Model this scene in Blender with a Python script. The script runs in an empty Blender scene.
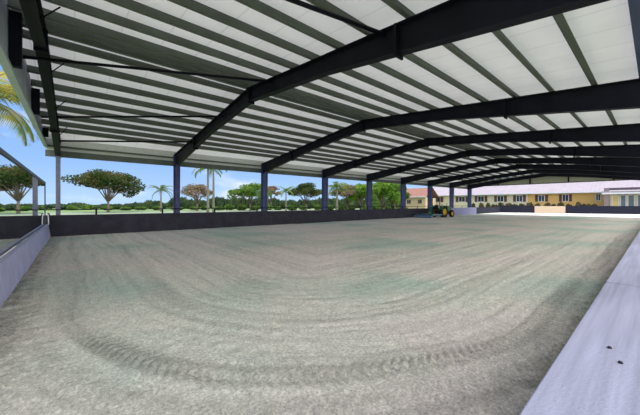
import bpy, bmesh, math, random
from mathutils import Vector, Matrix, noise
PI = math.pi
C = bpy.context.scene.collection
sc = bpy.context.scene

# ------------------------------------------------------------ place: X runs along the arena, Y across it, Z up
CAM_H = 1.6
F = 288.0; CX = 320.0; HOR = 204.0
YAW = math.radians(40.5)
SY, CY = math.sin(YAW), math.cos(YAW)
def at(px, depth, z=0.0):
    """ground position seen in image column px at a given depth"""
    xc = (px - CX) / F * depth
    return Vector((CY * xc + SY * depth, -SY * xc + CY * depth, z))
def y_on(px, X):
    """Y of the point of the line x = X that stands in column px"""
    r = (px - CX) / F
    return (CY * X - r * SY * X) / (SY + r * CY)

# ------------------------------------------------------------ materials
MATS = {}
def mat(name, col, rough=0.6, metal=0.0, var=0.12, scale=6.0, bump=0.0, bscale=40.0, spec=0.4, trans=0.0):
    if name in MATS: return MATS[name]
    m = bpy.data.materials.new(name); m.use_nodes = True
    nt = m.node_tree; b = nt.nodes['Principled BSDF']
    b.inputs['Roughness'].default_value = rough; b.inputs['Metallic'].default_value = metal
    b.inputs['Specular IOR Level'].default_value = spec
    tc = nt.nodes.new('ShaderNodeTexCoord'); n = nt.nodes.new('ShaderNodeTexNoise')
    n.inputs['Scale'].default_value = scale; n.inputs['Detail'].default_value = 4
    nt.links.new(tc.outputs['Object'], n.inputs['Vector'])
    r = nt.nodes.new('ShaderNodeMapRange'); r.inputs['From Min'].default_value = 0.3; r.inputs['From Max'].default_value = 0.7
    r.inputs['To Min'].default_value = 1 - var; r.inputs['To Max'].default_value = 1 + var
    nt.links.new(n.outputs['Fac'], r.inputs['Value'])
    v = nt.nodes.new('ShaderNodeVectorMath'); v.operation = 'SCALE'
    v.inputs[0].default_value = col[:3]
    nt.links.new(r.outputs['Result'], v.inputs['Scale'])
    nt.links.new(v.outputs['Vector'], b.inputs['Base Color'])
    if bump:
        n2 = nt.nodes.new('ShaderNodeTexNoise'); n2.inputs['Scale'].default_value = bscale
        nt.links.new(tc.outputs['Object'], n2.inputs['Vector'])
        bp = nt.nodes.new('ShaderNodeBump'); bp.inputs['Strength'].default_value = bump; bp.inputs['Distance'].default_value = 0.02
        nt.links.new(n2.outputs['Fac'], bp.inputs['Height']); nt.links.new(bp.outputs['Normal'], b.inputs['Normal'])
    MATS[name] = m
    return m

def leaf_mat(name, c1, c2, scale=0.6, tl=0.35):
    if name in MATS: return MATS[name]
    m = bpy.data.materials.new(name); m.use_nodes = True
    nt = m.node_tree; nt.nodes.clear()
    out = nt.nodes.new('ShaderNodeOutputMaterial')
    tc = nt.nodes.new('ShaderNodeTexCoord'); n = nt.nodes.new('ShaderNodeTexNoise')
    n.inputs['Scale'].default_value = scale; n.inputs['Detail'].default_value = 5
    nt.links.new(tc.outputs['Object'], n.inputs['Vector'])
    cr = nt.nodes.new('ShaderNodeValToRGB')
    cr.color_ramp.elements[0].position = 0.36; cr.color_ramp.elements[0].color = (*c1, 1)
    cr.color_ramp.elements[1].position = 0.64; cr.color_ramp.elements[1].color = (*c2, 1)
    nt.links.new(n.outputs['Fac'], cr.inputs['Fac'])
    d = nt.nodes.new('ShaderNodeBsdfDiffuse'); t = nt.nodes.new('ShaderNodeBsdfTranslucent'); mx = nt.nodes.new('ShaderNodeMixShader')
    mx.inputs[0].default_value = tl
    nt.links.new(cr.outputs[0], d.inputs[0]); nt.links.new(cr.outputs[0], t.inputs[0])
    nt.links.new(d.outputs[0], mx.inputs[1]); nt.links.new(t.outputs[0], mx.inputs[2]); nt.links.new(mx.outputs[0], out.inputs[0])
    MATS[name] = m
    return m

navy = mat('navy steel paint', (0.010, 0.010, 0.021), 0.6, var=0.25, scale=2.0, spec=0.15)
navy_l = mat('blue steel paint', (0.075, 0.08, 0.19), 0.6, var=0.2, scale=2.0)
galv = mat('grey galvanised purlin', (0.13, 0.145, 0.125), 0.7, var=0.15, scale=1.5)
panel_g = mat('grey gable panel', (0.44, 0.47, 0.57), 0.6, var=0.12, scale=1.2)
board_w = mat('lavender grey board', (0.46, 0.46, 0.66), 0.7, var=0.10, scale=3.0, bump=0.2, bscale=60)
board_dark = mat('black board', (0.030, 0.026, 0.042), 0.7, var=0.35, scale=2.0, bump=0.3)
bolt_m = mat('rusty bolt', (0.03, 0.025, 0.03), 0.5, metal=0.4)
frame_m = mat('mirror frame', (0.10, 0.11, 0.14), 0.5)
white_p = mat('white paint', (0.75, 0.74, 0.78), 0.6, var=0.05)
rubber = mat('rubber', (0.012, 0.012, 0.012), 0.8)
green_p = mat('green tractor paint', (0.012, 0.11, 0.022), 0.35, var=0.1)
yellow_p = mat('yellow paint', (0.65, 0.42, 0.03), 0.4)
black_p = mat('black plastic', (0.015, 0.015, 0.018), 0.5)
steel_b = mat('blue grey steel', (0.14, 0.22, 0.32), 0.5, metal=0.2)
bark = mat('grey brown bark', (0.16, 0.125, 0.09), 0.9, var=0.3, scale=8, bump=0.5)
palm_bark = mat('pale palm bark', (0.17, 0.15, 0.12), 0.9, var=0.2, scale=5, bump=0.5)
glass_d = mat('dark window glass', (0.03, 0.035, 0.05), 0.12, spec=0.6)
shutter_m = mat('brown shutter', (0.13, 0.055, 0.045), 0.7)
cream = mat('cream stucco', (0.74, 0.64, 0.46), 0.85, var=0.05)
orange_s = mat('orange stucco', (0.78, 0.46, 0.16), 0.85, var=0.06)
tan_s = mat('tan stucco', (0.60, 0.44, 0.27), 0.85, var=0.06)
yellow_s = mat('yellow door paint', (0.80, 0.60, 0.22), 0.8, var=0.04)
peach = mat('peach gate paint', (0.62, 0.46, 0.34), 0.8, var=0.06)
roof_w = mat('white metal roof', (0.32, 0.275, 0.305), 0.6, var=0.06, scale=1.0)
roof_t = mat('terracotta roof', (0.25, 0.115, 0.085), 0.8, var=0.25, scale=3.0)
lav_wall = mat('lavender board', (0.26, 0.26, 0.42), 0.7, var=0.1)  # lighter tone for one stretch of the far wall
navy_board = mat('navy painted board', (0.009, 0.010, 0.026), 0.85, var=0.25)

# mirror
mirror_m = bpy.data.materials.new('mirror glass'); mirror_m.use_nodes = True
b = mirror_m.node_tree.nodes['Principled BSDF']; b.inputs['Metallic'].default_value = 1; b.inputs['Roughness'].default_value = 0.015
b.inputs['Base Color'].default_value = (0.80, 0.86, 0.84, 1)

# roof sheet: thin light-passing white panel
roof_m = bpy.data.materials.new('white roof sheet'); roof_m.use_nodes = True
nt = roof_m.node_tree; nt.nodes.clear()
out = nt.nodes.new('ShaderNodeOutputMaterial')
tc = nt.nodes.new('ShaderNodeTexCoord'); sx = nt.nodes.new('ShaderNodeSeparateXYZ')
nt.links.new(tc.outputs['Object'], sx.inputs[0])
n = nt.nodes.new('ShaderNodeTexNoise'); n.inputs['Scale'].default_value = 1.3; n.inputs['Detail'].default_value = 5
nt.links.new(tc.outputs['Object'], n.inputs['Vector'])
mr = nt.nodes.new('ShaderNodeMapRange'); mr.inputs['To Min'].default_value = 0.90; mr.inputs['To Max'].default_value = 1.08
nt.links.new(n.outputs['Fac'], mr.inputs['Value'])
# seams of the sheets across the arena, one each 0.92 m
w = nt.nodes.new('ShaderNodeMath'); w.operation = 'MODULO'; w.inputs[1].default_value = 0.92
ab = nt.nodes.new('ShaderNodeMath'); ab.operation = 'ADD'; ab.inputs[1].default_value = 46.0
nt.links.new(sx.outputs['X'], ab.inputs[0]); nt.links.new(ab.outputs[0], w.inputs[0])
lt = nt.nodes.new('ShaderNodeMath'); lt.operation = 'LESS_THAN'; lt.inputs[1].default_value = 0.03
nt.links.new(w.outputs[0], lt.inputs[0])
sm = nt.nodes.new('ShaderNodeMath'); sm.operation = 'MULTIPLY'; sm.inputs[1].default_value = -0.14
nt.links.new(lt.outputs[0], sm.inputs[0])
ad = nt.nodes.new('ShaderNodeMath'); ad.operation = 'ADD'
nt.links.new(sm.outputs[0], ad.inputs[0]); nt.links.new(mr.outputs['Result'], ad.inputs[1])
vs = nt.nodes.new('ShaderNodeVectorMath'); vs.operation = 'SCALE'; vs.inputs[0].default_value = (0.82, 0.80, 0.78)
nt.links.new(ad.outputs[0], vs.inputs['Scale'])
d = nt.nodes.new('ShaderNodeBsdfDiffuse'); t = nt.nodes.new('ShaderNodeBsdfTranslucent'); mx = nt.nodes.new('ShaderNodeMixShader')
mx.inputs[0].default_value = 0.145
for q in (d, t): nt.links.new(vs.outputs[0], q.inputs[0])
nt.links.new(d.outputs[0], mx.inputs[1]); nt.links.new(t.outputs[0], mx.inputs[2]); nt.links.new(mx.outputs[0], out.inputs[0])

# sand
sand = bpy.data.materials.new('arena sand'); sand.use_nodes = True
nt = sand.node_tree; b = nt.nodes['Principled BSDF']; b.inputs['Roughness'].default_value = 0.95; b.inputs['Specular IOR Level'].default_value = 0.1
tc = nt.nodes.new('ShaderNodeTexCoord')
def nz(scale, detail, vec=None, rough=0.5):
    n = nt.nodes.new('ShaderNodeTexNoise'); n.inputs['Scale'].default_value = scale; n.inputs['Detail'].default_value = detail
    n.inputs['Roughness'].default_value = rough
    nt.links.new(vec or tc.outputs['Object'], n.inputs['Vector']); return n
big = nz(0.22, 4); ramp = nt.nodes.new('ShaderNodeValToRGB')
e = ramp.color_ramp.elements
e[0].position = 0.40; e[0].color = (0.78, 0.69, 0.60, 1)
e[1].position = 0.62; e[1].color = (0.52, 0.60, 0.49, 1)
e2 = ramp.color_ramp.elements.new(0.5); e2.color = (0.72, 0.685, 0.57, 1)
nt.links.new(big.outputs['Fac'], ramp.inputs['Fac'])
fine = nz(38, 6, rough=0.75)
mf = nt.nodes.new('ShaderNodeMapRange'); mf.inputs['From Min'].default_value = 0.32; mf.inputs['From Max'].default_value = 0.68
mf.inputs['To Min'].default_value = 0.50; mf.inputs['To Max'].default_value = 1.34
nt.links.new(fine.outputs['Fac'], mf.inputs['Value'])
med = nz(7.5, 5, rough=0.7); mm_ = nt.nodes.new('ShaderNodeMapRange'); mm_.inputs['From Min'].default_value = 0.3; mm_.inputs['From Max'].default_value = 0.7
mm_.inputs['To Min'].default_value = 0.82; mm_.inputs['To Max'].default_value = 1.14; nt.links.new(med.outputs['Fac'], mm_.inputs['Value'])
mk = nt.nodes.new('ShaderNodeMath'); mk.operation = 'MULTIPLY'; nt.links.new(mm_.outputs[0], mk.inputs[0]); nt.links.new(mf.outputs[0], mk.inputs[1])
sv = nt.nodes.new('ShaderNodeVectorMath'); sv.operation = 'SCALE'
nt.links.new(ramp.outputs[0], sv.inputs[0]); nt.links.new(mk.outputs[0], sv.inputs['Scale'])
da = nt.nodes.new('ShaderNodeAttribute'); da.attribute_name = 'rut_shade'  # darkens the sand colour where the ruts should look shaded
shd = nt.nodes.new('ShaderNodeMapRange'); shd.inputs['To Min'].default_value = 1.0; shd.inputs['To Max'].default_value = 0.46
nt.links.new(da.outputs['Fac'], shd.inputs['Value'])
sv2 = nt.nodes.new('ShaderNodeVectorMath'); sv2.operation = 'SCALE'; nt.links.new(sv.outputs[0], sv2.inputs[0]); nt.links.new(shd.outputs[0], sv2.inputs['Scale'])
nt.links.new(sv2.outputs[0], b.inputs['Base Color'])
g = nz(60, 5, rough=0.7); bp = nt.nodes.new('ShaderNodeBump'); bp.inputs['Strength'].default_value = 0.7; bp.inputs['Distance'].default_value = 0.02
nt.links.new(g.outputs['Fac'], bp.inputs['Height']); nt.links.new(bp.outputs['Normal'], b.inputs['Normal'])

grass_m = mat('grass', (0.12, 0.19, 0.05), 0.95, var=0.35, scale=0.15)
path_m = mat('pale gravel', (0.19, 0.225, 0.15), 0.95, var=0.1, scale=0.5)

# ------------------------------------------------------------ mesh helpers
class MB:
    def __init__(s): s.v = []; s.f = []
    def box(s, x0, x1, y0, y1, z0, z1):
        i = len(s.v)
        s.v += [(x, y, z) for z in (z0, z1) for y in (y0, y1) for x in (x0, x1)]
        s.f += [tuple(i + k for k in q) for q in ((0, 2, 3, 1), (4, 5, 7, 6), (0, 1, 5, 4), (2, 6, 7, 3), (0, 4, 6, 2), (1, 3, 7, 5))]
        return s
    def prism(s, poly, a0, a1, axis='x'):
        """poly of (u, v) extruded along an axis: x -> (y, z), y -> (x, z)"""
        i = len(s.v); n = len(poly)
        for a in (a0, a1):
            for u, v in poly: s.v.append((a, u, v) if axis == 'x' else ((u, a, v) if axis == 'y' else (u, v, a)))
        s.f.append(tuple(i + k for k in range(n))[::-1]); s.f.append(tuple(i + n + k for k in range(n)))
        for k in range(n):
            m = (k + 1) % n
            s.f.append((i + k, i + m, i + n + m, i + n + k))
        return s
    def tube(s, pts, rads, n=8, cap=True):
        pts = [Vector(p) for p in pts]
        if isinstance(rads, (int, float)): rads = [rads] * len(pts)
        base = len(s.v)
        for k, p in enumerate(pts):
            d = (pts[min(k + 1, len(pts) - 1)] - pts[max(k - 1, 0)]).normalized()
            a = Vector((0, 0, 1)) if abs(d.z) < 0.9 else Vector((1, 0, 0))
            u = d.cross(a).normalized(); w = d.cross(u)
            for j in range(n):
                th = 2 * PI * j / n
                s.v.append(tuple(p + (u * math.cos(th) + w * math.sin(th)) * rads[k]))
        for k in range(len(pts) - 1):
            for j in range(n):
                a = base + k * n + j; c = base + k * n + (j + 1) % n
                s.f.append((a, c, c + n, a + n))
        if cap:
            s.f.append(tuple(base + j for j in range(n))[::-1]); s.f.append(tuple(base + (len(pts) - 1) * n + j for j in range(n)))
        return s
    def quad(s, c, u, w):
        i = len(s.v); c = Vector(c)
        s.v += [tuple(c - u - w), tuple(c + u - w * 0.6), tuple(c + u * 0.7 + w), tuple(c - u * 0.8 + w * 0.8)]
        s.f.append((i, i + 1, i + 2, i + 3)); return s
    def lathe(s, prof, c, axis='y', n=28):
        base = len(s.v); m = len(prof)
        for j in range(n):
            th = 2 * PI * j / n; ct, st = math.cos(th), math.sin(th)
            for r, h in prof:
                if axis == 'y': s.v.append((c[0] + r * ct, c[1] + h, c[2] + r * st))
                elif axis == 'x': s.v.append((c[0] + h, c[1] + r * ct, c[2] + r * st))
                else: s.v.append((c[0] + r * ct, c[1] + r * st, c[2] + h))
        for j in range(n):
            for k in range(m - 1):
                a = base + j * m + k; b2 = base + ((j + 1) % n) * m + k
                s.f.append((a, b2, b2 + 1, a + 1))
        return s
    def build(s, name, material, parent=None, smooth=False, bevel=0.0):
        me = bpy.data.meshes.new(name); me.from_pydata(s.v, [], s.f)
        bm = bmesh.new(); bm.from_mesh(me)
        if len(s.f) < 3000: bmesh.ops.recalc_face_normals(bm, faces=bm.faces)
        if bevel: bmesh.ops.bevel(bm, geom=list(bm.edges), offset=bevel, segments=2, affect='EDGES')
        bm.to_mesh(me); bm.free()
        me.materials.append(material)
        if smooth:
            for p in me.polygons: p.use_smooth = True
        o = bpy.data.objects.new(name, me); C.objects.link(o)
        if parent: o.parent = parent
        return o
def tag(o, label=None, cat=None, group=None, kind=None):
    if label: o['label'] = label
    if cat: o['category'] = cat
    if group: o['group'] = group
    if kind: o['kind'] = kind
    return o
def empty(name, loc=(0, 0, 0), rz=0.0):
    o = bpy.data.objects.new(name, None); C.objects.link(o); o.location = loc; o.rotation_euler = (0, 0, rz); o.empty_display_size = 0.3
    return o
def copy_tree(o, parent=None):
    c = o.copy(); C.objects.link(c); c.parent = parent
    for ch in list(o.children): copy_tree(ch, c)
    return c

# ------------------------------------------------------------ dimensions
RIDGE_Y = 9.8
Y_FAR_IN, Y_FAR_OUT = 19.65, 20.27        # far columns
Y_NEAR_IN, Y_NEAR_OUT = -0.05, -0.65      # near columns
Z_RT0 = 4.85; SLOPE = 0.108                # top of rafter at the columns
def zr(y):
    return Z_RT0 + SLOPE * (RIDGE_Y - 0.0 - abs(y - RIDGE_Y))
FR = [-0.62] + [5.0 + 6.33 * j for j in range(8)]
X_END = FR[-1]
HK = 1.05                                  # far kick wall height

# ------------------------------------------------------------ floor of sand, with ruts and tyre prints in the surface
def spaced(a, b, fine_lo, fine_hi, fs, grow):
    out = [fine_lo]
    while out[-1] < fine_hi: out.append(out[-1] + fs)
    s_ = fs
    while out[-1] < b: s_ *= grow; out.append(out[-1] + s_)
    lo = [fine_lo]; s_ = fs
    while lo[-1] > a: s_ *= 1.3; lo.append(lo[-1] - s_)
    out[-1] = b; lo[-1] = a
    return lo[::-1][:-1] + out if len(lo) > 1 else out
xs = spaced(-2.0, 71.0, -1.2, 6.5, 0.036, 1.028)
ys = spaced(-1.6, 21.0, 0.0, 6.5, 0.034, 1.02)
def track_d(x, y, x0, y0, R):
    """signed distance inside a rounded corner whose straight sides are x = x0 and y = y0"""
    qx = x0 + R - x; qy = y0 + R - y
    if qx > 0 and qy > 0: return R - math.hypot(qx, qy), R * math.atan2(qx, qy)
    if qx > 0: return x - x0, R * PI / 2 + (-qy)
    if qy > 0: return y - y0, qx
    return min(x - x0, y - y0), qx
def sm(a, b, t):
    t = max(0, min(1, (t - a) / (b - a))); return t * t * (3 - 2 * t)
def sand_h(x, y):
    dist = math.hypot(x, y); fade = 1 - sm(14, 26, dist)
    P = Vector((x, y, 0.0))
    h = 0.010 * noise.noise(P * 1.1) + 0.02 * noise.noise(P * 0.3)
    if fade > 0:
        dd, ss = track_d(x, y, -0.02, 1.08, 4.6)
        wob = dd + 0.06 * noise.noise(P * 0.7)
        n1 = noise.noise(P * 7.0); n2 = noise.noise(P * 17.0 + Vector((5, 1, 3)))
        h += fade * (0.012 * noise.noise(Vector((wob * 9.0, ss * 0.35, 0))) + 0.010 * noise.noise(Vector((wob * 22.0, ss * 0.9, 4))) + 0.011 * n1 + 0.008 * n2)
        # tyre tread bands (pairs of chevron prints)
        for c0, half, amp in ((0.0, 0.14, 0.026), (-0.45, 0.12, 0.016), (1.35, 0.14, 0.012), (2.7, 0.14, 0.008), (4.4, 0.16, 0.008)):
            u = (wob - c0) / half
            if abs(u) < 1.4:
                k = (1 - sm(0.75, 1.4, abs(u))) * (1 - 0.7 * sm(5.0, 6.6, ss))
                tread = math.sin((ss + abs(u) * 0.10) * 2 * PI / 0.11)
                h += fade * amp * k * (-0.35 + 0.75 * max(-0.6, tread)) * (0.8 + 0.4 * n1)
        # churned strip beside the near wall
        k = 1 - sm(0.5, 1.0, y); k2 = sm(0.2, 0.6, y)
        h += fade * 0.020 * k * k2 * (math.sin((x + 0.6 * y) * 2 * PI / 0.16) * 0.5 + n1)
        k = 1 - sm(-0.6, -0.2, x)
        h += fade * k * 0.02 * (0.6 + n1 + n2)
    return h
RUT_SHADE = []
def sand_shade(x, y):  # shade of ruts, treads and wall feet, painted as darker sand
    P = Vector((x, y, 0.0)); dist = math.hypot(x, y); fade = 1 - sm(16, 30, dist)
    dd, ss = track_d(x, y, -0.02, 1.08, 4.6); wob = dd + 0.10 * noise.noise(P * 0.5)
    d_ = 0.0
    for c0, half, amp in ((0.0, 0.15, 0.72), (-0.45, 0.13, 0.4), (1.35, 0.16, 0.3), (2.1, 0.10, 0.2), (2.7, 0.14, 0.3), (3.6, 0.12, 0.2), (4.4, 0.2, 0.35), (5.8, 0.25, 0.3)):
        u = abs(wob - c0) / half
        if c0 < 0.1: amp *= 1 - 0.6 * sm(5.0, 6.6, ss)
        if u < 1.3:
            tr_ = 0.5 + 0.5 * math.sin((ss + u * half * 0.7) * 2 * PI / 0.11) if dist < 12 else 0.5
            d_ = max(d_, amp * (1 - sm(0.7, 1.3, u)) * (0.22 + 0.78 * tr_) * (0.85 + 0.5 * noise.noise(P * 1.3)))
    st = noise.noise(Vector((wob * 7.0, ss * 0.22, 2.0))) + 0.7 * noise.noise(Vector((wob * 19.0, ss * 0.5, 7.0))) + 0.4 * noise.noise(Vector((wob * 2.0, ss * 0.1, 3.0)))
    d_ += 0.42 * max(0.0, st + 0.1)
    k_ = (1 - sm(0.55, 1.15, y)) * 0.75 + (1 - sm(-0.75, -0.35, x)) * 0.8  # painted shade along the feet of the near and left walls
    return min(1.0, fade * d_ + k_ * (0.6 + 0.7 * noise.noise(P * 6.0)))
v = [(x, y, sand_h(x, y)) for y in ys for x in xs]
RUT_SHADE = [sand_shade(x, y) for y in ys for x in xs]
nx = len(xs); f = [(j * nx + i, j * nx + i + 1, (j + 1) * nx + i + 1, (j + 1) * nx + i) for j in range(len(ys) - 1) for i in range(nx - 1)]
me = bpy.data.meshes.new('floor'); me.from_pydata(v, [], f); me.materials.append(sand)
at_ = me.attributes.new('rut_shade', 'FLOAT', 'POINT'); at_.data.foreach_set('value', RUT_SHADE)
for p in me.polygons: p.use_smooth = True
o = bpy.data.objects.new('floor', me); C.objects.link(o); tag(o, kind='structure', label='pale raked sand floor of the covered arena')

g = MB()
g.box(-400, 600, 21.0, 900, -0.3, -0.06); g.box(-400, -2.0, -300, 21.0, -0.3, -0.06); g.box(-2.0, 600, -300, -1.6, -0.3, -0.06); g.box(71, 600, -1.6, 21, -0.3, -0.06)
tag(g.build('ground', grass_m), 'green grass ground around the arena', kind='structure')
tag(MB().box(-300, 200, 58, 76, -0.058, -0.03).build('floor_path', path_m), 'pale gravel path beyond the far wall', kind='structure')

# ------------------------------------------------------------ roof
OV0, OV1 = -1.22, X_END + 0.45
EY0, EY1 = -0.75, 20.40
PT = 0.24
m_ = MB()
for (ya, yb) in ((EY0, RIDGE_Y), (RIDGE_Y, EY1)):
    m_.prism([(ya, zr(ya) + PT), (yb, zr(yb) + PT), (yb, zr(yb) + PT + 0.02), (ya, zr(ya) + PT + 0.02)], OV0, OV1)
m_.v = [(x, y, z) for x, y, z in m_.v]
# a single sheet (thin, light passes through)
sheet = MB(); sheet.v = [(OV0, EY0, zr(EY0) + PT), (OV1, EY0, zr(EY0) + PT), (OV1, RIDGE_Y, zr(RIDGE_Y) + PT), (OV0, RIDGE_Y, zr(RIDGE_Y) + PT), (OV1, EY1, zr(EY1) + PT), (OV0, EY1, zr(EY1) + PT)]
sheet.f = [(0, 1, 2, 3), (3, 2, 4, 5)]
tag(sheet.build('ceiling', roof_m), 'white sheeted gable ceiling over the arena', kind='structure')

def z_purlin(y, flip):
    z = zr(y); s = SLOPE if y < RIDGE_Y else -SLOPE
    d = 0.11 * flip; t_ = 0.012; H = PT - 0.004; e_ = 0.008
    w_ = MB()
    w_.box(OV0 + 0.12, OV1 - 0.12, y - t_ / 2, y + t_ / 2, z + e_ + abs(s) * 0.05, z + H)
    ya, yb = sorted((y, y + d))
    w_.prism([(ya, z + e_ + s * (ya - y)), (yb, z + e_ + s * (yb - y)), (yb, z + e_ + s * (yb - y) + 0.012), (ya, z + e_ + s * (ya - y) + 0.012)], OV0 + 0.12, OV1 - 0.12)
    ya, yb = sorted((y, y - d))
    w_.prism([(ya, z + H - 0.012 + s * (ya - y)), (yb, z + H - 0.012 + s * (yb - y)), (yb, z + H + s * (yb - y)), (ya, z + H + s * (ya - y))], OV0 + 0.12, OV1 - 0.12)
    return w_
ORD = ['first', 'second', 'third', 'fourth', 'fifth', 'sixth', 'seventh', 'eighth', 'ninth', 'tenth', 'eleventh', 'twelfth']
for side in (0, 1):
    for k in range(10):
        dy = 0.2 if k == 0 else 0.72 + 0.985 * (k - 1)
        y = RIDGE_Y - dy if side == 0 else RIDGE_Y + dy
        o = z_purlin(y, -1).build('roof_purlin', galv)
        tag(o, 'grey roof purlin on the %s slope, %s one down from the ridge' % ('near right' if side == 0 else 'far left', ORD[k]), 'purlin', 'grey purlins under the roof sheets')
# eave members
tag(MB().box(OV0 + .1, OV1 - .1, -0.14, 0.31, zr(0.0) + 0.045, zr(0) + 0.16).build('eave_beam', navy_l), 'blue steel eave beam along the near right edge of the roof', 'beam')
fz = zr(20.35) + PT - .01
fa = empty('eave_fascia', (0, 20.3, 0)); tag(fa, 'grey and white eave fascia hanging above the far row of columns', 'fascia')
MB().box(OV0 + .1, OV1 - .1, 0.0, 0.05, 4.05, 4.38).build('lower_band', galv, fa)
MB().box(OV0 + .1, OV1 - .1, 0.03, 0.05, 4.38, fz).build('upper_panel', mat('white fascia sheet', (0.72, 0.72, 0.70), 0.7, var=0.05), fa)
MB().box(OV0 + .1, OV1 - .1, -0.03, 0.03, 4.55, 4.64).build('girt', galv, fa)

# ------------------------------------------------------------ steel frames
def depth(y):
    a = RIDGE_Y - abs(y - RIDGE_Y)
    if a > 5.6: return 0.47 + 0.03 * (a - 5.6) / 4.2
    return 0.76 - 0.29 * max(-0.15, a / 5.6)
DR = 0.76
def rafter_part(ya, yb, parent):
    w_ = MB(); x0 = -0.012; x1 = 0.012
    hau = lambda y: DR
    def zb(y): return zr(y) - depth(y)
    ym_ = 5.6 if ya < 5 else RIDGE_Y * 2 - 5.6
    w_.prism([(ya, zb(ya)), (ym_, zb(ym_)), (yb, zb(yb)), (yb, zr(yb)), (ya, zr(ya))], -0.008, 0.008)
    fl = 0.022
    w_.prism([(ya, zr(ya) - fl), (yb, zr(yb) - fl), (yb, zr(yb)), (ya, zr(ya))], -0.11, 0.11)
    w_.prism([(ya, zb(ya)), (ym_, zb(ym_)), (ym_, zb(ym_) + fl), (ya, zb(ya) + fl)], -0.11, 0.11)
    w_.prism([(ym_, zb(ym_)), (yb, zb(yb)), (yb, zb(yb) + fl), (ym_, zb(ym_) + fl)], -0.11, 0.11)
    return w_.build('rafter', navy, parent)
def column_part(yi, yo, parent, m, hw=0.13):
    s_ = 1 if yo > yi else -1
    w_ = MB(); top = zr(yi) - DR + 0.0
    zt = zr(yo) - 0.02
    yb = yi + s_ * 0.10   # a little narrower at the foot
    a, b_ = sorted((yb, yo)); 
    w_.prism([(yb, 0.02), (yo, 0.02), (yo, zt), (yi, zr(yi) - 0.03), (yi, top)], -0.007, 0.007)
    for (p0, p1, q) in ((yb, yi, s_), (yo, yo, -s_)):
        z1 = top if q == s_ else zt
        w_.prism([(p0, 0.02), (p0 + q * 0.02, 0.02), (p1 + q * 0.02, z1), (p1, z1)], -hw, hw)
    c = w_.build('column', m, parent)
    pl = MB(); a, b_ = sorted((yb - s_ * 0.04, yo + s_ * 0.04)); pl.box(-0.17, 0.17, a, b_, -0.03, 0.03); pl.build('base_plate', navy, c)
    return c
names = ['first from left', 'second from the left', 'third from the left', 'fourth from the left', 'fifth from the left', 'sixth from the left', 'seventh from the left', 'eighth from the left', 'farthest, at the far gable end']
for i, x in enumerate(FR):
    r_ = empty('steel_portal_frame', (x, 0, 0))
    tag(r_, 'dark navy steel roof frame on two columns, ' + names[i], 'steel frame', 'portal frames across the arena')
    rafter_part(Y_NEAR_OUT + 0.0, RIDGE_Y, r_); rafter_part(RIDGE_Y, Y_FAR_OUT, r_)
    if i == 0:
        column_part(Y_FAR_IN + 0.2, Y_FAR_OUT - 0.22, r_, mat('weathered grey blue paint', (0.16, 0.16, 0.22), 0.6), 0.09); column_part(Y_NEAR_IN - 0.2, Y_NEAR_OUT + 0.1, r_, navy_l)
    else: column_part(Y_FAR_IN, Y_FAR_OUT, r_, navy_l); column_part(Y_NEAR_IN, Y_NEAR_OUT, r_, navy_l)
    for y in (3.4, 9.8, 16.2):
        z = zr(y); MB().box(-0.13, 0.13, y - 0.022, y + 0.022, z - depth(y) - 0.08, z - 0.005).build('splice_plate', navy, r_)
    # flange braces from purlin to the lower flange
    for y in (1.9, 5.15, 8.2, 11.4, 14.3, 17.4):
        if i < 5:
            k = MB().tube([(0.0, y, zr(y) - depth(y) + 0.02), (0.4, y, zr(y) + 0.03)], 0.016, 5); k.build('flange_brace', navy, r_)
# struts of the end bay, frame to gable frame
for (A_, B_, lab) in (((-0.6, 18.5, 4.60), (4.98, 16.4, 4.98), 'lowest, nearest the far eave'), ((-1.0, 16.1, 5.10), (4.98, 12.26, 5.42), 'middle one of the far slope'), ((-1.0, 10.3, 5.27), (4.98, 8.26, 5.64), 'just below the ridge'), ((-0.6, 4.6, 4.97), (4.98, 3.73, 5.17), 'on the near right slope')):
    w_ = MB().tube([A_, B_], 0.042, 8)
    tag(w_.build('bracing_strut', navy, smooth=True), 'thin dark bracing strut in the left end bay, ' + lab, 'strut', 'dark struts in the end bay')
for (xg, nm, xo) in ((-1.10, 'near left', -1), (X_END + 0.36, 'far', 1)):
    root = empty('gable_infill', (xg, 0, 0)); tag(root, 'grey panelled gable infill above the opening at the %s end' % nm, 'gable wall')
    zb = 4.62 if xo < 0 else 4.5
    pm = MB(); pm.prism([(EY0 + .1, zb), (EY1 - .1, zb), (EY1 - .1, zr(EY1) + PT - 0.03), (RIDGE_Y, zr(RIDGE_Y) + PT - 0.03), (EY0 + .1, zr(EY0) + PT - 0.03)], -0.015, 0.015)
    pm.build('panel', panel_g if xo < 0 else mat('beige gable panel', (0.52, 0.50, 0.40), 0.7, var=0.08), root)
    MB().box(-0.07, 0.07, EY0 + .1, EY1 - .1, zb - 0.10, zb).build('header', panel_g if xo < 0 else galv, root)
    for y in ((0.4, 4.8, 9.2, 13.6, 17.9) if xo < 0 else (3.4, 7.6, 11.8, 15.9)):
        a, b_ = sorted((-0.02 * xo, -0.22 * xo))
        MB().box(a, b_, y - 0.07, y + 0.07, zb, zr(y) - 0.02).build('gable_post', navy, root)

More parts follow.
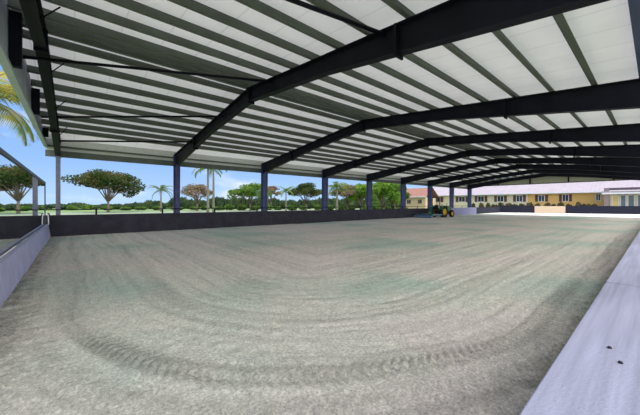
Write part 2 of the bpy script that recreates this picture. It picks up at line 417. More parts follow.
# ------------------------------------------------------------ walls around the sand
def wall_between(p, q, h, mm, name, label, thick=0.08, lean=0.0, cap=None, kind='structure', cat=None):
    p = Vector((*p, 0)); q = Vector((*q, 0)); L_ = (q - p).length; ang = math.atan2(q.y - p.y, q.x - p.x)
    w_ = MB(); n_ = max(1, int(L_ / 0.305))
    for k in range(n_):
        a = k * L_ / n_; b_ = (k + 1) * L_ / n_ - 0.006
        w_.prism([(0, -0.03), (thick, -0.03), (thick + lean, h), (lean, h)], a, b_)
    w_.prism([(0.012, -0.03), (thick - .004, -0.03), (thick + lean - .004, h - .01), (lean + 0.012, h - .01)], 0, L_)
    o = w_.build(name, mm); o.location = p; o.rotation_euler = (0, 0, ang)
    tag(o, label, cat, kind=kind)
    return o
# far long side: boards stand upright beyond y = 19.2
wall_between((-1.9, 19.15), (39.8, 19.15), HK, board_dark, 'wall_far', 'black boarded kick wall along the far long side')
wall_between((39.8, 19.15), (X_END + 0.6, 19.15), HK, lav_wall, 'wall_far_light', 'lavender stretch of the far kick wall behind the tractor')
wall_between((X_END + 0.6, 19.15), (61.0, 19.15), HK, navy_board, 'wall_far_navy', 'navy stretch of the far kick wall past the roof')
E0 = Vector((61.0, 19.2)); E1 = Vector((68.0, -1.5))
def on_end(px):
    r = (px - CX) / F; d_ = E1 - E0
    # column px: CY*x - SY*y = r*(SY*x + CY*y)
    A = CY - r * SY; B = -(SY + r * CY)
    t_ = -(A * E0.x + B * E0.y) / (A * d_.x + B * d_.y)
    return E0 + d_ * t_
gA, gB = on_end(535), on_end(565)
def back_wall(p, q, h, mm, name, label, **k):   # face towards the camera: run it from near to far so that thickness goes outward
    return wall_between(tuple(p), tuple(q), h, mm, name, label, **k)
def far_end(p, q, h, mm, name, label, kind='structure', cat=None):
    p = Vector((p[0], p[1], 0)); q = Vector((q[0], q[1], 0)); L_ = (q - p).length; ang = math.atan2(q.y - p.y, q.x - p.x)
    w_ = MB(); n_ = max(1, int(L_ / 0.6))
    for k in range(n_):
        a = k * L_ / n_; b_ = (k + 1) * L_ / n_ - 0.01
        w_.box(a, b_, -0.0, 0.08, -0.03, h)
    w_.box(0, L_, 0.012, 0.07, -0.03, h - .01)
    o = w_.build(name, mm); o.location = p; o.rotation_euler = (0, 0, ang); tag(o, label, cat, kind=kind); return o
far_end(E0, gA, 1.28, navy_board, 'wall_end_left', 'navy kick wall at the far end, left of the peach gate')
far_end(gB, E1, 1.28, navy_board, 'wall_end_right', 'dark navy kick wall at the far end, right of the peach gate')
gt = far_end(gA, gB, 1.22, peach, 'arena_gate', 'peach painted solid gate in the navy wall at the far end', kind='thing', cat='gate')
for k_ in (0.0, 0.5, 1.0):
    L_ = (gB - gA).length; MB().box(k_ * L_ - 0.05, k_ * L_ + 0.05, -0.03, 0.0, -0.02, 1.24).build('gate_stile', peach, gt)

# left end board and the mirror above it
w_ = MB()
for k in range(8):
    a = -0.2 + k * 2.44; b_ = min(a + 2.43, 19.13)
    w_.prism([(-0.85, -0.03), (-0.935, 0.585), (-1.0, 0.585), (-1.0, -0.03)], a, b_, axis='y')
    w_.prism([(-0.915, 0.585), (-1.02, 0.585), (-1.02, 0.625), (-0.915, 0.625)], a, b_, axis='y')
tag(w_.build('wall_left', board_w), 'low lavender grey kick boards along the left end', kind='structure')
mr_ = empty('arena_mirror', (-1.04, 4.0, 0)); tag(mr_, 'long framed riding mirror above the left end kick boards, reflecting sky and tree', 'mirror')
MY = 14.75
mg = MB().box(-0.006, 0.0, 0.0, MY, 0.66, 2.56).build('mirror_glass', mirror_m, mr_)
MB().box(-0.05, 0.025, 0, MY, 2.54, 2.63).build('top_frame', frame_m, mr_)
MB().box(-0.05, 0.012, 0, MY, 0.63, 0.675).build('bottom_frame', frame_m, mr_)
for y in (0.0, MY):
    MB().box(-0.05, 0.02, y - 0.03, y + 0.03, 0.63, 2.63).build('side_frame', frame_m, mr_)
MB().box(-0.03, -0.008, 0, MY, 0.66, 2.56).build('backing_board', frame_m, mr_)
for k in range(5):
    y = 0.2 + k * 3.5; MB().box(-0.14, -0.052, y, y + 0.09, -0.06, 2.6).build('support_post', frame_m, mr_)
# corner post between boards
cp = MB().box(-0.965, -0.895, 19.02, 19.12, 0.63, 1.16).build('corner_post', black_p); tag(cp, 'short black post with white edge where the left boards meet the far wall', 'post')
MB().tube([(-0.93, 18.99, 0.62), (-0.935, 18.995, 0.95), (-0.95, 19.0, 1.1), (-1.0, 19.0, 1.18)], 0.022, 6).build('edge_strip', white_p, cp)

# near wall under the ledge, and the ledge boards
w_ = MB(); w_.box(-1.0, 60.5, 0.28, 0.34, -0.03, 0.62); tag(w_.build('wall_near', board_w), 'board wall below the near ledge', kind='structure')
ledge_m = mat('lavender grey ledge paint', (0.40, 0.39, 0.50), 0.75, var=0.16, scale=2.5, bump=0.15, bscale=60)
mpn = ledge_m.node_tree.nodes.new('ShaderNodeMapping'); mpn.inputs['Scale'].default_value = (0.35, 9.0, 1.0)
tcn = [q for q in ledge_m.node_tree.nodes if q.type == 'TEX_COORD'][0]; nn = [q for q in ledge_m.node_tree.nodes if q.type == 'TEX_NOISE'][0]
ledge_m.node_tree.links.new(tcn.outputs['Object'], mpn.inputs['Vector'])
for q in [q for q in ledge_m.node_tree.nodes if q.type == 'TEX_NOISE' and q.inputs['Scale'].default_value < 10]: ledge_m.node_tree.links.new(mpn.outputs[0], q.inputs['Vector'])
edges = [-1.0, 4.85] + [4.85 + 6.33 * k for k in range(1, 10)]
for k in range(len(edges) - 1):
    a, b_ = edges[k] + 0.024, min(edges[k + 1] - 0.024, 60.5)
    if a > 60: break
    o = MB().box(a, b_, -0.025, 0.40, 0.622, 0.665).build('ledge_board', ledge_m, bevel=0.006)
    where = 'nearest the camera with two bolts' if k == 0 else '%s one along the near wall' % ORD[k]
    tag(o, 'flat lavender grey ledge board capping the near wall, ' + where, 'board', 'ledge boards on the near wall')
    o.data.update()
    pts = [(2.64, 0.20), (2.44, 0.14)] if k == 0 else [(b_ - 2.4, 0.2), (b_ - 2.6, 0.14)]
    for (x, y) in pts:
        MB().lathe([(0.0, 0.012), (0.007, 0.012), (0.011, 0.008), (0.012, 0.0)], (x, y, 0.665), axis='z', n=10).build('bolt', bolt_m, o)

# top rail behind the far wall
root = empty('fence_rail', (0, 19.42, 0)); tag(root, 'thin dark top rail on short posts just behind the black far wall', 'rail')
MB().box(-1.9, X_END, -0.03, 0.03, 1.29, 1.34).build('rail', navy, root)
x = 0.9
while x < X_END:
    MB().box(x - 0.04, x + 0.04, -0.025, 0.025, -0.05, 1.30).build('post', navy, root); x += 3.165

# ------------------------------------------------------------ trees and palms
def leaf_cloud(w_, c, r, n_, size, rng, up=0.3):
    for _ in range(n_):
        while True:
            p = Vector((rng.uniform(-1, 1), rng.uniform(-1, 1), rng.uniform(-1, 1)))
            if 0.25 < p.length < 1: break
        q = Vector((c[0] + p.x * r[0], c[1] + p.y * r[1], c[2] + p.z * r[2]))
        u = Vector((rng.uniform(-1, 1), rng.uniform(-1, 1), rng.uniform(-.6, .6))).normalized()
        v_ = u.cross(Vector((rng.uniform(-1, 1), rng.uniform(-1, 1), rng.uniform(-1, 1)))).normalized()
        s_ = size * rng.uniform(0.6, 1.3)
        w_.quad(q, u * s_, v_ * s_ * 0.6)
def tree(loc, height, width, crown_lo, mm, label, seed, group='trees beyond the far wall', leaves=4200, size=0.17, name='broadleaf_tree', sparse=1.0, flat=1.0):
    rng = random.Random(seed)
    r_ = empty(name, loc); tag(r_, label, 'tree', group)
    tr = MB(); cr = MB()
    fork = crown_lo * 0.75
    tr.tube([(0, 0, -0.1), (0.08, 0.02, fork * 0.5), (0.0, 0.05, fork)], [height * 0.035, height * 0.026, height * 0.024], 8)
    nb = 11; W = width / 2
    for k in range(nb):
        th = 2 * PI * k / nb + rng.uniform(-.25, .25)
        rad = W * rng.uniform(0.45, 0.85) if k % 3 else W * 0.25
        # crown is a dome: top height falls with radius
        ztop = crown_lo + (height - crown_lo) * (1 - (rad / W) ** 2 * 0.75) * rng.uniform(0.72, 0.88)
        e_ = Vector((math.cos(th) * rad, math.sin(th) * rad, ztop))
        mid = Vector((e_.x * 0.45, e_.y * 0.45, fork + (ztop - fork) * 0.62))
        tr.tube([(0, 0.03, fork * 0.95), tuple(mid), tuple(e_)], [height * 0.017, height * 0.011, height * 0.004], 6)
        cs = W * rng.uniform(0.30, 0.42)
        leaf_cloud(cr, e_, (cs, cs, cs * 0.5 * flat), int(leaves / nb / 2 * sparse), size, rng)
        for q in range(3):
            off = Vector((rng.uniform(-1, 1) * cs, rng.uniform(-1, 1) * cs, rng.uniform(-.6, .25) * cs * flat))
            c2 = e_ + off
            tr.tube([tuple(mid), tuple(c2)], [height * 0.006, height * 0.002], 5)
            leaf_cloud(cr, c2, (cs * .6, cs * .6, cs * .34 * flat), int(leaves / nb / 6 * sparse), size, rng)
    tr.build('trunk', bark, r_, smooth=True); cr.build('crown', mm, r_)
    return r_
lf_dark = leaf_mat('flame tree leaves', (0.035, 0.075, 0.02), (0.12, 0.11, 0.045), 0.45)
lf_mid = leaf_mat('green leaves', (0.07, 0.15, 0.03), (0.16, 0.24, 0.05), 0.5)
lf_br = leaf_mat('bright green leaves', (0.12, 0.24, 0.035), (0.22, 0.34, 0.06), 0.3)
lf_pink = leaf_mat('bronze leaves', (0.17, 0.16, 0.10), (0.30, 0.19, 0.14), 0.5)
lf_palm = leaf_mat('palm leaves', (0.09, 0.16, 0.045), (0.20, 0.25, 0.07), 0.8)
lf_gold = leaf_mat('golden palm leaves', (0.16, 0.24, 0.05), (0.48, 0.40, 0.12), 1.0, tl=0.5)
lf_hedge = leaf_mat('hedge leaves', (0.05, 0.085, 0.045), (0.10, 0.14, 0.06), 0.2)

def g_at(px, d): return at(px, d, -0.08)
tree(g_at(108, 57), 8.3, 12.4, 2.9, lf_dark, 'wide flat-topped flame tree standing alone beyond the far wall at left', 3, leaves=6500, size=0.2)
tree(g_at(197, 66), 6.4, 7.2, 2.4, lf_pink, 'thin bronze-leaved tree beside the two tall palm trunks', 5, sparse=0.6, size=0.17)
tree(g_at(250, 68), 6.6, 9.5, 2.4, lf_mid, 'low round green tree seen just left of the third column', 8, size=0.18)
tree(g_at(271, 84), 7.2, 5.8, 3.0, lf_pink, 'small bronze tree half hidden by the third column', 12, sparse=0.7)
tree(g_at(306, 72), 7.0, 8.6, 2.4, lf_dark, 'spreading green tree with reddish top just left of the fourth column', 9, size=0.18)
tree(g_at(347, 70), 6.6, 8.5, 1.9, lf_pink, 'bushy bronze green tree between the fourth and fifth columns', 14, size=0.18)
tree(g_at(362, 68), 6.7, 6.0, 1.0, lf_br, 'bright green dense tree behind the fifth column, left of its larger neighbour', 21, leaves=6500, flat=1.7)
tree(g_at(382, 55), 6.6, 7.0, 0.9, lf_br, 'largest bright green dense tree, right of the fifth column', 22, leaves=8000, flat=1.8)
tree(g_at(397, 63), 6.0, 5.2, 1.0, lf_mid, 'darker green tree just left of the sixth column', 23, leaves=5000, flat=1.8)

def frond_mesh(L_, droop, n_, wid, seed, gap=1.0):
    rng = random.Random(seed); w_ = MB(); pts = []
    for k in range(n_ + 1):
        t_ = k / n_
        pts.append(Vector((L_ * math.sin(t_ * 1.15) / math.sin(1.15) * (1 - 0.08 * t_), 0, L_ * (0.42 * t_ - droop * t_ * t_))))
    w_.tube([tuple(p) for p in pts], [0.035 * (1 - 0.8 * k / n_) for k in range(n_ + 1)], 5)
    m_ = n_ * 4
    for k in range(2, m_):
        t_ = k / m_; i = min(n_ - 1, int(t_ * n_)); fr = t_ * n_ - i
        p = pts[i].lerp(pts[i + 1], fr); ll = wid * math.sin(PI * min(1, t_ * 0.92 + 0.08)) ** 0.6 * rng.uniform(.85, 1.1)
        for sd in (-1, 1):
            d_ = Vector((0.45, sd * 0.9, -0.35 + rng.uniform(-.15, .15))).normalized() * ll
            tip = p + d_ + Vector((0, 0, -0.25 * ll)); mid = p + d_ * 0.5
            hw = Vector((L_ / m_ * 0.42 * gap, 0, 0)); i0 = len(w_.v)
            w_.v += [tuple(p - hw), tuple(p + hw), tuple(mid + hw), tuple(mid - hw * .9), tuple(tip)]
            w_.f += [(i0, i0 + 1, i0 + 2, i0 + 3), (i0 + 3, i0 + 2, i0 + 4)]
    return w_
def palm(loc, h, L_, nfr, mm, label, seed, trunk_r=0.14, group='palms beyond the far wall', lean=0.0, shaft=True, droop=0.75):
    rng = random.Random(seed); r_ = empty('palm_tree', loc); tag(r_, label, 'palm tree', group)
    pts = [(lean * (k / 8) ** 2, 0, h * k / 8 - (0.05 if k == 0 else 0)) for k in range(9)]
    MB().tube(pts, [trunk_r * (1.35 - 0.5 * (k / 8)) for k in range(9)], 10).build('trunk', palm_bark, r_, smooth=True)
    if shaft: MB().tube([(lean, 0, h - 0.05), (lean, 0, h + 0.25 * L_), (lean, 0, h + 0.4 * L_)], [trunk_r * 0.95, trunk_r * 0.8, trunk_r * 0.3], 8).build('crownshaft', lf_palm, r_, smooth=True)
    first = None
    for k in range(nfr):
        if first is None or k % 3 == 0:
            o = frond_mesh(L_, droop * rng.uniform(.8, 1.25), 9, L_ * 0.27, seed + k).build('frond', mm, r_); first = o
        else:
            o = first.copy(); C.objects.link(o); o.parent = r_
        o.location = (lean, 0, h + 0.2 * L_)
        o.rotation_euler = (0, rng.uniform(-0.75, 0.45), 2 * PI * k / nfr * 1.618 * 2 + rng.uniform(-.1, .1))
    return r_
palm(g_at(161, 62), 4.2, 2.5, 13, lf_palm, 'small feathery palm standing between the lone flame tree and the second column', 31, trunk_r=0.15, droop=0.9)
palm(g_at(208, 46), 7.0, 2.6, 13, lf_palm, 'tall palm whose crown meets the roof edge, left trunk of the pair', 33, trunk_r=0.16)
palm(g_at(213.5, 51), 7.9, 2.6, 13, lf_palm, 'tall palm whose crown meets the roof edge, right trunk of the pair', 34, trunk_r=0.16)
palm(g_at(286, 66), 4.3, 2.3, 12, lf_palm, 'small palm between the third and fourth columns', 35, trunk_r=0.14)
palm(g_at(337, 55), 4.5, 2.7, 16, lf_palm, 'full-crowned palm just right of the fourth column', 37, trunk_r=0.2, droop=0.95)
palm(g_at(395, 75), 5.5, 2.4, 12, lf_palm, 'palm rising behind the darker green tree near the sixth column', 38)
palm(at(-24, 13.6, -0.08), 6.2, 3.0, 26, lf_gold, 'palm with yellow green fronds outside the left gable end, close by', 41, trunk_r=0.2, group='', shaft=False, droop=0.8)

# shrubs on the skyline and hedge plants
def shrub(loc, w, h, mm, label, cat, name, seed, group, leaves=700, size=0.14):
    rng = random.Random(seed); w_ = MB()
    for k in range(5):
        c = (rng.uniform(-.3, .3) * w, rng.uniform(-.3, .3) * w, h * rng.uniform(.42, .6))
        leaf_cloud(w_, c, (w * .3, w * .3, h * .42), leaves // 5, size, rng)
    for k in range(4): w_.tube([(0, 0, -0.1), (rng.uniform(-.25, .25) * w, rng.uniform(-.25, .25) * w, h * .7)], [0.05, 0.02], 5)
    o = w_.build(name, mm); o.location = loc; tag(o, label, cat, group); return o
rng = random.Random(7)
protos = []
lb = 'dark green bush in the unbroken line of growth on the far skyline'
for s_ in range(3): protos.append((7.5, 3.2))
k = 0; firsts = []
px = 2.0
while px < 404:
    d_ = (95, 110, 125)[k % 3]; hh = 0.6 + rng.uniform(0.2, 1.3) + (2.0 if px > 170 else (1.0 if px > 135 else 0.2))
    loc = g_at(px, d_)
    if len(firsts) < 4:
        o = shrub(loc, 5.6, 1.0, lf_hedge, lb, 'bush', 'skyline_bush', 50 + k, 'bushes along the skyline', leaves=1500, size=0.28); firsts.append(o)
    else:
        o = firsts[k % 4].copy(); C.objects.link(o); o.location = loc
    o.scale = (1, 1, hh); o.rotation_euler = (0, 0, rng.uniform(0, 6))
    k += 1; px += 7.2
lb = 'yellow green shrub in the row on the lawn behind the far wall'
k = 0; firsts = []; px = 72
while px < 410:
    loc = g_at(px, rng.uniform(74, 80))
    if len(firsts) < 3:
        o = shrub(loc, 2.6, 1.0, lf_mid, lb, 'shrub', 'lawn_shrub', 150 + k, 'shrubs on the lawn', leaves=1000, size=0.2); firsts.append(o)
    else:
        o = firsts[k % 3].copy(); C.objects.link(o); o.location = loc
    o.scale = (1, 1, rng.uniform(0.9, 1.5)); o.rotation_euler = (0, 0, rng.uniform(0, 6)); k += 1
    px += rng.uniform(14, 22) if px < 180 else 12.2

# ------------------------------------------------------------ long low building past the arena
XB = 76.0
ya, yb = y_on(426, XB), -14.0
def window_part(root, px0, px1, z0, z1, xw, shut=True, frame=white_p):
    y1, y0 = y_on(px0, xw), y_on(px1, xw)
    fr_ = MB(); t_ = 0.10
    fr_.box(xw - 0.06, xw - 0.004, y0, y1, z0, z0 + t_).box(xw - 0.06, xw - 0.004, y0, y1, z1 - t_, z1).box(xw - 0.06, xw - 0.004, y0, y0 + t_, z0, z1).box(xw - 0.06, xw - 0.004, y1 - t_, y1, z0, z1)
    fr_.box(xw - 0.05, xw - 0.004, (y0 + y1) / 2 - .03, (y0 + y1) / 2 + .03, z0, z1)
    wf = fr_.build('window', frame, root)
    MB().box(xw - 0.03, xw - 0.01, y0 + t_, y1 - t_, z0 + t_, z1 - t_).build('pane', glass_d, wf)
    if shut:
        sw = (y1 - y0) * 0.42
        for (a, b_) in ((y1 + 0.05, y1 + 0.05 + sw), (y0 - 0.05 - sw, y0 - 0.05)):
            s_ = MB().box(xw - 0.05, xw - 0.004, a, b_, z0, z1)
            for q in range(8): s_.box(xw - 0.065, xw - 0.05, a + .06, b_ - .06, z0 + .1 + q * (z1 - z0 - .2) / 8, z0 + .1 + (q + .6) * (z1 - z0 - .2) / 8)
            s_.build('shutter', shutter_m, root)
def house(root, y0, y1, xw, he, hr, depth, mwall, mroof, ribs=True, over=1.0):
    MB().box(xw, xw + depth, y0, y1, -0.1, he).build('wall', mwall, root)
    r_ = MB(); s_ = (hr - he) / (depth / 2 + over)
    xe = xw - over; xr = xw + depth / 2; xf = xw + depth + over
    r_.prism([(xe, he + 0.02), (xr, hr), (xf, he + 0.02), (xf, he + 0.2), (xr, hr + 0.2), (xe, he + 0.2)], y0 - 0.6, y1 + 0.6, axis='y')
    if ribs:
        y = y0 - 0.5
        while y < y1 + 0.5:
            r_.prism([(xe, he + 0.2), (xr, hr + 0.2), (xr, hr + 0.25), (xe, he + 0.25)], y, y + 0.05, axis='y'); y += 0.6
    r_.build('roof', mroof, root)
    MB().box(xe - 0.06, xe, y0 - 0.6, y1 + 0.6, he + 0.02, he + 0.24).build('fascia', white_p, root)
barn = empty('long_building', (0, 0, 0)); tag(barn, 'long low building with white metal roof, orange walls and shuttered windows behind the far end', 'building')
ym = y_on(528, XB)
house(barn, -14, ya, XB, 3.75, 6.45, 10, cream, roof_w)
MB().box(XB - 0.02, XB, y_on(604, XB), ym, -0.1, 3.74).build('orange_wall_face', orange_s, barn)
for px in (437, 462, 481, 500.5, 519.5, 541.5, 565.5):
    window_part(barn, px - 3.3, px + 3.3, 1.75 + 0.35, 3.55, XB - 0.02)
# porch bay and sliding doors at right
window_part(barn, 595.5, 601, 2.2, 3.6, XB - 0.02, shut=False)
porch = empty('porch', (0, 0, 0)); tag(porch, 'open porch with brown post and glazed sliding doors at right of the long building', 'porch')
xp = 70.0
yp = y_on(607, xp)
MB().box(xp + 2.0, XB - 0.1, -13, yp - 0.25, -0.1, 3.3).build('wall', cream, porch)
MB().prism([(xp - 0.8, 3.55), (XB - 1.3, 3.75), (XB - 1.3, 3.95), (xp - 0.8, 3.75)], -14, yp + 0.6, axis='y').build('porch_roof', roof_w, porch)
MB().box(xp - 0.75, xp - 0.45, -14, yp + 0.6, 3.28, 3.55).build('lower_fascia', white_p, porch)
MB().box(xp - 0.25, xp + 0.1, -14, yp + 0.35, 3.96, 4.35).build('beam', mat('brown beam', (0.10, 0.07, 0.09), 0.7), porch)
MB().box(xp - 0.3, xp + 0.2, yp - 0.25, yp + 0.35, -0.1, 4.35).build('post', mat('mauve post', (0.26, 0.19, 0.20), 0.8), porch)
xw = xp + 2.0
def door_panel(px0, px1, mm, nm):
    y1, y0 = y_on(px0, xw), y_on(px1, xw)
    f_ = MB(); t_ = 0.12
    f_.box(xw - 0.08, xw - .004, y0, y0 + t_, 0, 3.2).box(xw - 0.08, xw - .004, y1 - t_, y1, 0, 3.2).box(xw - 0.08, xw - .004, y0, y1, 3.08, 3.2)
    fr_ = f_.build(nm, white_p, porch)
    MB().box(xw - 0.04, xw - 0.01, y0 + t_, y1 - t_, 0, 3.08).build('pane', mm, fr_)
door_panel(612, 619, yellow_s, 'door'); glass_l = mat('grey blue glass', (0.16, 0.22, 0.25), 0.15, spec=0.6)
door_panel(620, 626.5, glass_l, 'sliding_door'); door_panel(627.5, 635, glass_l, 'sliding_door'); door_panel(637, 646, glass_l, 'sliding_door')

hut = empty('tiled_house', (0, 0, 0)); tag(hut, 'tan house with terracotta roof seen between the sixth and seventh columns', 'house')
XH = 68.3
house(hut, y_on(425.5, XH), y_on(402, XH), XH, 3.3, 5.7, 5.2, tan_s, roof_t, ribs=False, over=0.7)
for px in (409, 420): window_part(hut, px - 2.2, px + 2.2, 1.6, 2.8, XH, shut=False, frame=tan_s)

# hedge plants behind the far end wall
hp = [474, 481, 488, 495, 502, 509, 516, 523, 530, 538, 546, 554, 562, 570, 578, 586, 593]
hl = ORD + ['thirteenth', 'fourteenth', 'fifteenth', 'sixteenth', 'seventeenth']
firsts = []
for k, px in enumerate(hp):
    X = 72.5; loc = (X, y_on(px, X), -0.08)
    if k < 3:
        o = shrub(loc, 1.25, 1.0, leaf_mat('hedge plant leaves', (0.06, 0.085, 0.035), (0.20, 0.13, 0.08), 1.2), '', 'shrub', 'hedge_plant', 90 + k, 'hedge plants in front of the long building', leaves=700, size=0.11); firsts.append(o)
    else: o = firsts[k % 3].copy(); C.objects.link(o); o.location = loc
    o['label'] = 'bronze green hedge plant under the long building windows, %s from the left' % hl[k]
    o.scale = (1, 1, rng.uniform(1.7, 2.15)); o.rotation_euler = (0, 0, rng.uniform(0, 6))

# ------------------------------------------------------------ tractor and drag harrow
TR = empty('tractor', (0, 0, 0)); tag(TR, 'small green tractor with yellow wheel rims working beside the far wall', 'tractor')
def wheel(x, y, r, w, nm='wheel'):
    t_ = MB().lathe([(r * .58, -w / 2), (r * .9, -w / 2), (r, -w / 2 * .7), (r, w / 2 * .7), (r * .9, w / 2), (r * .58, w / 2)], (x, y, r), n=30)
    for k in range(22):
        th = 2 * PI * k / 22; c_, s_ = math.cos(th), math.sin(th)
        for sd in (-1, 1):
            a = Vector((x + c_ * r, y, r + s_ * r)); e_ = Vector((x + math.cos(th + .16) * r, y + sd * w * .48, r + math.sin(th + .16) * r))
            t_.tube([tuple(a), tuple(e_)], r * 0.045, 4)
    o = t_.build(nm, rubber, TR)
    MB().lathe([(0.0, w * .12), (r * .2, w * .2), (r * .25, w * .1), (r * .5, w * .12), (r * .6, w * .42), (r * .6, -w * .42), (r * .5, -w * .12), (r * .25, -w * .1), (r * .2, -w * .2), (0, -w * .12)], (x, y, r), n=26).build('rim', yellow_p, o)
for sy in (-1, 1):
    wheel(0, sy * 0.68, 0.66, 0.40, 'rear_wheel'); wheel(1.75, sy * 0.60, 0.42, 0.25, 'front_wheel')
    fd = MB(); fd.prism([(-0.62, 0.95), (-0.45, 1.25), (-0.1, 1.42), (0.35, 1.40), (0.62, 1.15), (0.62, 1.08), (0.33, 1.33), (-0.1, 1.35), (-0.4, 1.19), (-0.56, 0.93)], sy * 0.68 - 0.22, sy * 0.68 + 0.22, axis='y').build('fender', green_p, TR)
MB().prism([(0.62, 0.72), (2.25, 0.68), (2.32, 0.85), (2.28, 1.20), (1.9, 1.30), (0.7, 1.40)], -0.27, 0.27, axis='y').build('hood', green_p, TR, bevel=0.03)
MB().box(2.28, 2.34, -0.22, 0.22, 0.74, 1.14).build('grille', black_p, TR)
MB().box(-0.3, 2.1, -0.20, 0.20, 0.42, 0.74).build('chassis', black_p, TR, bevel=0.02)
MB().box(0.15, 0.8, -0.46, 0.46, 0.60, 0.68).build('footplate', black_p, TR)
MB().tube([(1.75, -0.5, 0.42), (1.75, 0.5, 0.42)], 0.06, 8).build('front_axle', black_p, TR)
MB().tube([(0, -0.55, 0.66), (0, 0.55, 0.66)], 0.11, 10).build('rear_axle', black_p, TR)
sb = MB().box(-0.35, 0.15, -0.24, 0.24, 0.92, 1.04); sb.prism([(-0.38, 1.02), (-0.26, 1.02), (-0.34, 1.5), (-0.44, 1.5)], -0.23, 0.23, axis='y'); sb.box(-0.22, 0.02, -0.12, 0.12, 0.68, 0.93); sb.build('seat', black_p, TR)
rp = MB().tube([(-0.48, -0.5, 0.7), (-0.5, -0.5, 2.25), (-0.5, -0.44, 2.36), (-0.5, 0.44, 2.36), (-0.5, 0.5, 2.25), (-0.48, 0.5, 0.7)], 0.045, 8); rp.build('roll_bar', black_p, TR)
MB().tube([(0.78, 0, 1.3), (0.55, 0, 1.45)], 0.025, 6).build('steering_column', black_p, TR)
sw = MB(); sw.tube([(0.55 - 0.07 * math.sin(a), 0.19 * math.cos(a), 1.45 + 0.16 * math.sin(a)) for a in [2 * PI * k / 16 for k in range(17)]], 0.018, 6, cap=False); sw.build('steering_wheel', black_p, TR)
MB().tube([(1.5, -0.12, 1.3), (1.5, -0.12, 1.75)], 0.035, 8).build('exhaust_pipe', black_p, TR)
# harrow
HW = empty('drag_harrow', (0, 0, 0)); tag(HW, 'blue grey drag harrow hitched behind the green tractor', 'harrow')
h_ = MB().box(-2.75, -1.15, -1.25, -1.15, 0.30, 0.42).box(-2.75, -1.15, 1.15, 1.25, 0.30, 0.42)
for x in (-2.75, -2.2, -1.65, -1.2): h_.box(x, x + 0.08, -1.25, 1.25, 0.30, 0.40)
h_.build('frame', steel_b, HW)
tn = MB()
for x in (-2.7, -2.15, -1.6):
    for k in range(13): tn.tube([(x, -1.15 + k * .19, 0.32), (x - 0.05, -1.15 + k * .19, 0.0)], 0.018, 5)
tn.build('tines', black_p, HW)
MB().tube([(-2.95, -1.25, 0.13), (-2.95, 1.25, 0.13)], 0.13, 12).build('roller', steel_b, HW)
MB().box(-2.98, -2.70, -1.22, -1.18, 0.1, 0.36).box(-2.98, -2.70, 1.18, 1.22, 0.1, 0.36).build('roller_arm', green_p, HW)
MB().prism([(-2.1, 0.40), (-1.3, 0.40), (-1.3, 0.95), (-1.75, 0.75)], -0.05, 0.05, axis='y').box(-2.5, -1.3, -0.9, 0.9, 0.40, 0.46).build('deck', green_p, HW)
MB().tube([(-1.2, -0.35, 0.35), (-0.62, -0.2, 0.5)], 0.035, 6).tube([(-1.2, 0.35, 0.35), (-0.62, 0.2, 0.5)], 0.035, 6).tube([(-1.3, 0, 0.9), (-0.62, 0, 0.75)], 0.035, 6).build('hitch_arm', black_p, HW)
tp = at(438.5, 35.0, 0.0)
for o in (TR, HW):
    o.location = (tp.x, tp.y - 0.0, 0.0); o.rotation_euler = (0, 0, math.radians(-8))

# ------------------------------------------------------------ sky, sun, camera
wd = bpy.data.worlds.new('World'); sc.world = wd; wd.use_nodes = True
nt = wd.node_tree; nt.nodes.clear()
out = nt.nodes.new('ShaderNodeOutputWorld'); bg = nt.nodes.new('ShaderNodeBackground')
tc = nt.nodes.new('ShaderNodeTexCoord'); sx = nt.nodes.new('ShaderNodeSeparateXYZ'); nt.links.new(tc.outputs['Generated'], sx.inputs[0])
cr = nt.nodes.new('ShaderNodeValToRGB'); e = cr.color_ramp.elements
e[0].position = 0.0; e[0].color = (0.46, 0.66, 0.93, 1); e[1].position = 0.7; e[1].color = (0.16, 0.36, 0.80, 1)
e3 = cr.color_ramp.elements.new(0.12); e3.color = (0.29, 0.50, 0.92, 1); e4 = cr.color_ramp.elements.new(0.3); e4.color = (0.22, 0.43, 0.88, 1)
nt.links.new(sx.outputs['Z'], cr.inputs['Fac'])
mp = nt.nodes.new('ShaderNodeMapping'); mp.inputs['Scale'].default_value = (1, 1, 3.2); nt.links.new(tc.outputs['Generated'], mp.inputs['Vector'])
cn = nt.nodes.new('ShaderNodeTexNoise'); cn.inputs['Scale'].default_value = 2.6; cn.inputs['Detail'].default_value = 8; cn.inputs['Roughness'].default_value = 0.55
nt.links.new(mp.outputs[0], cn.inputs['Vector'])
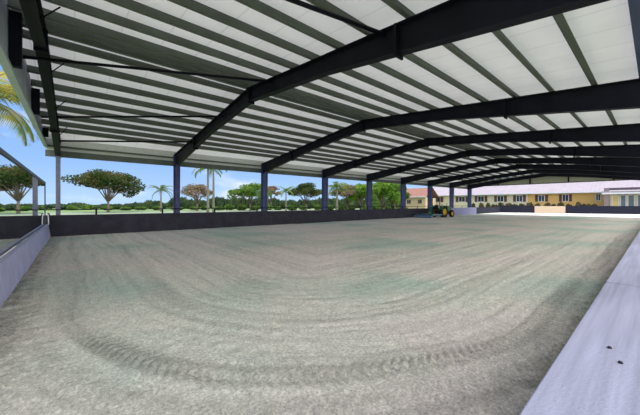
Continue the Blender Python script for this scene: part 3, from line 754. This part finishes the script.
# unseen bright cloud behind the viewer (towards -Y), added to fill the sand with light
yb_ = nt.nodes.new('ShaderNodeMapRange'); yb_.inputs['From Min'].default_value = 0.4; yb_.inputs['From Max'].default_value = -0.9; yb_.inputs['To Min'].default_value = 0.0; yb_.inputs['To Max'].default_value = 0.35
nt.links.new(sx.outputs['Y'], yb_.inputs['Value'])
ca = nt.nodes.new('ShaderNodeMath'); ca.operation = 'ADD'; nt.links.new(cn.outputs['Fac'], ca.inputs[0]); nt.links.new(yb_.outputs[0], ca.inputs[1])
cm = nt.nodes.new('ShaderNodeMapRange'); cm.inputs['From Min'].default_value = 0.50; cm.inputs['From Max'].default_value = 0.72; cm.interpolation_type = 'SMOOTHSTEP'
nt.links.new(ca.outputs[0], cm.inputs['Value'])
mxc = nt.nodes.new('ShaderNodeMix'); mxc.data_type = 'RGBA'; mxc.inputs[7].default_value = (0.92, 0.95, 1.0, 1)
nt.links.new(cm.outputs[0], mxc.inputs[0]); nt.links.new(cr.outputs[0], mxc.inputs[6])
yc = nt.nodes.new('ShaderNodeMapRange'); yc.interpolation_type = 'SMOOTHSTEP'; yc.inputs['From Min'].default_value = 0.15; yc.inputs['From Max'].default_value = -0.7; yc.inputs['To Min'].default_value = 1.0; yc.inputs['To Max'].default_value = 3.0
nt.links.new(sx.outputs['Y'], yc.inputs['Value'])
cw = nt.nodes.new('ShaderNodeVectorMath'); cw.operation = 'SCALE'; cw.inputs[0].default_value = (0.92, 0.95, 1.0); nt.links.new(yc.outputs[0], cw.inputs['Scale']); nt.links.new(cw.outputs[0], mxc.inputs[7])
nt.links.new(mxc.outputs[2], bg.inputs['Color']); bg.inputs['Strength'].default_value = 0.8
nt.links.new(bg.outputs[0], out.inputs[0])
sun = bpy.data.lights.new('sun', 'SUN'); sun.energy = 3.2; sun.angle = math.radians(3); sun.color = (1.0, 0.96, 0.90)
so = bpy.data.objects.new('sun', sun); C.objects.link(so)
el = math.radians(76); az = math.radians(96)     # the sun stands high, a little towards the far side
dirv = Vector((math.cos(el) * math.cos(az), math.cos(el) * math.sin(az), math.sin(el)))
so.rotation_euler = dirv.to_track_quat('Z', 'Y').to_euler(); so.location = (0, 0, 40)

cam = bpy.data.cameras.new('camera'); co = bpy.data.objects.new('camera', cam); C.objects.link(co)
co.location = (0, 0, CAM_H); co.rotation_euler = (PI / 2, 0, -YAW)
cam.sensor_width = 36; cam.sensor_fit = 'HORIZONTAL'; cam.lens = F / 640 * 36; cam.shift_y = -(207.5 - HOR) / 640
cam.clip_start = 0.05; cam.clip_end = 2000
sc.camera = co
sc.view_settings.view_transform = 'Standard'; sc.view_settings.look = 'None'; sc.view_settings.gamma = 1.0; sc.view_settings.use_curve_mapping = False
sc.view_settings.exposure = 0.5
sc.cycles.max_bounces = 8; sc.cycles.diffuse_bounces = 5
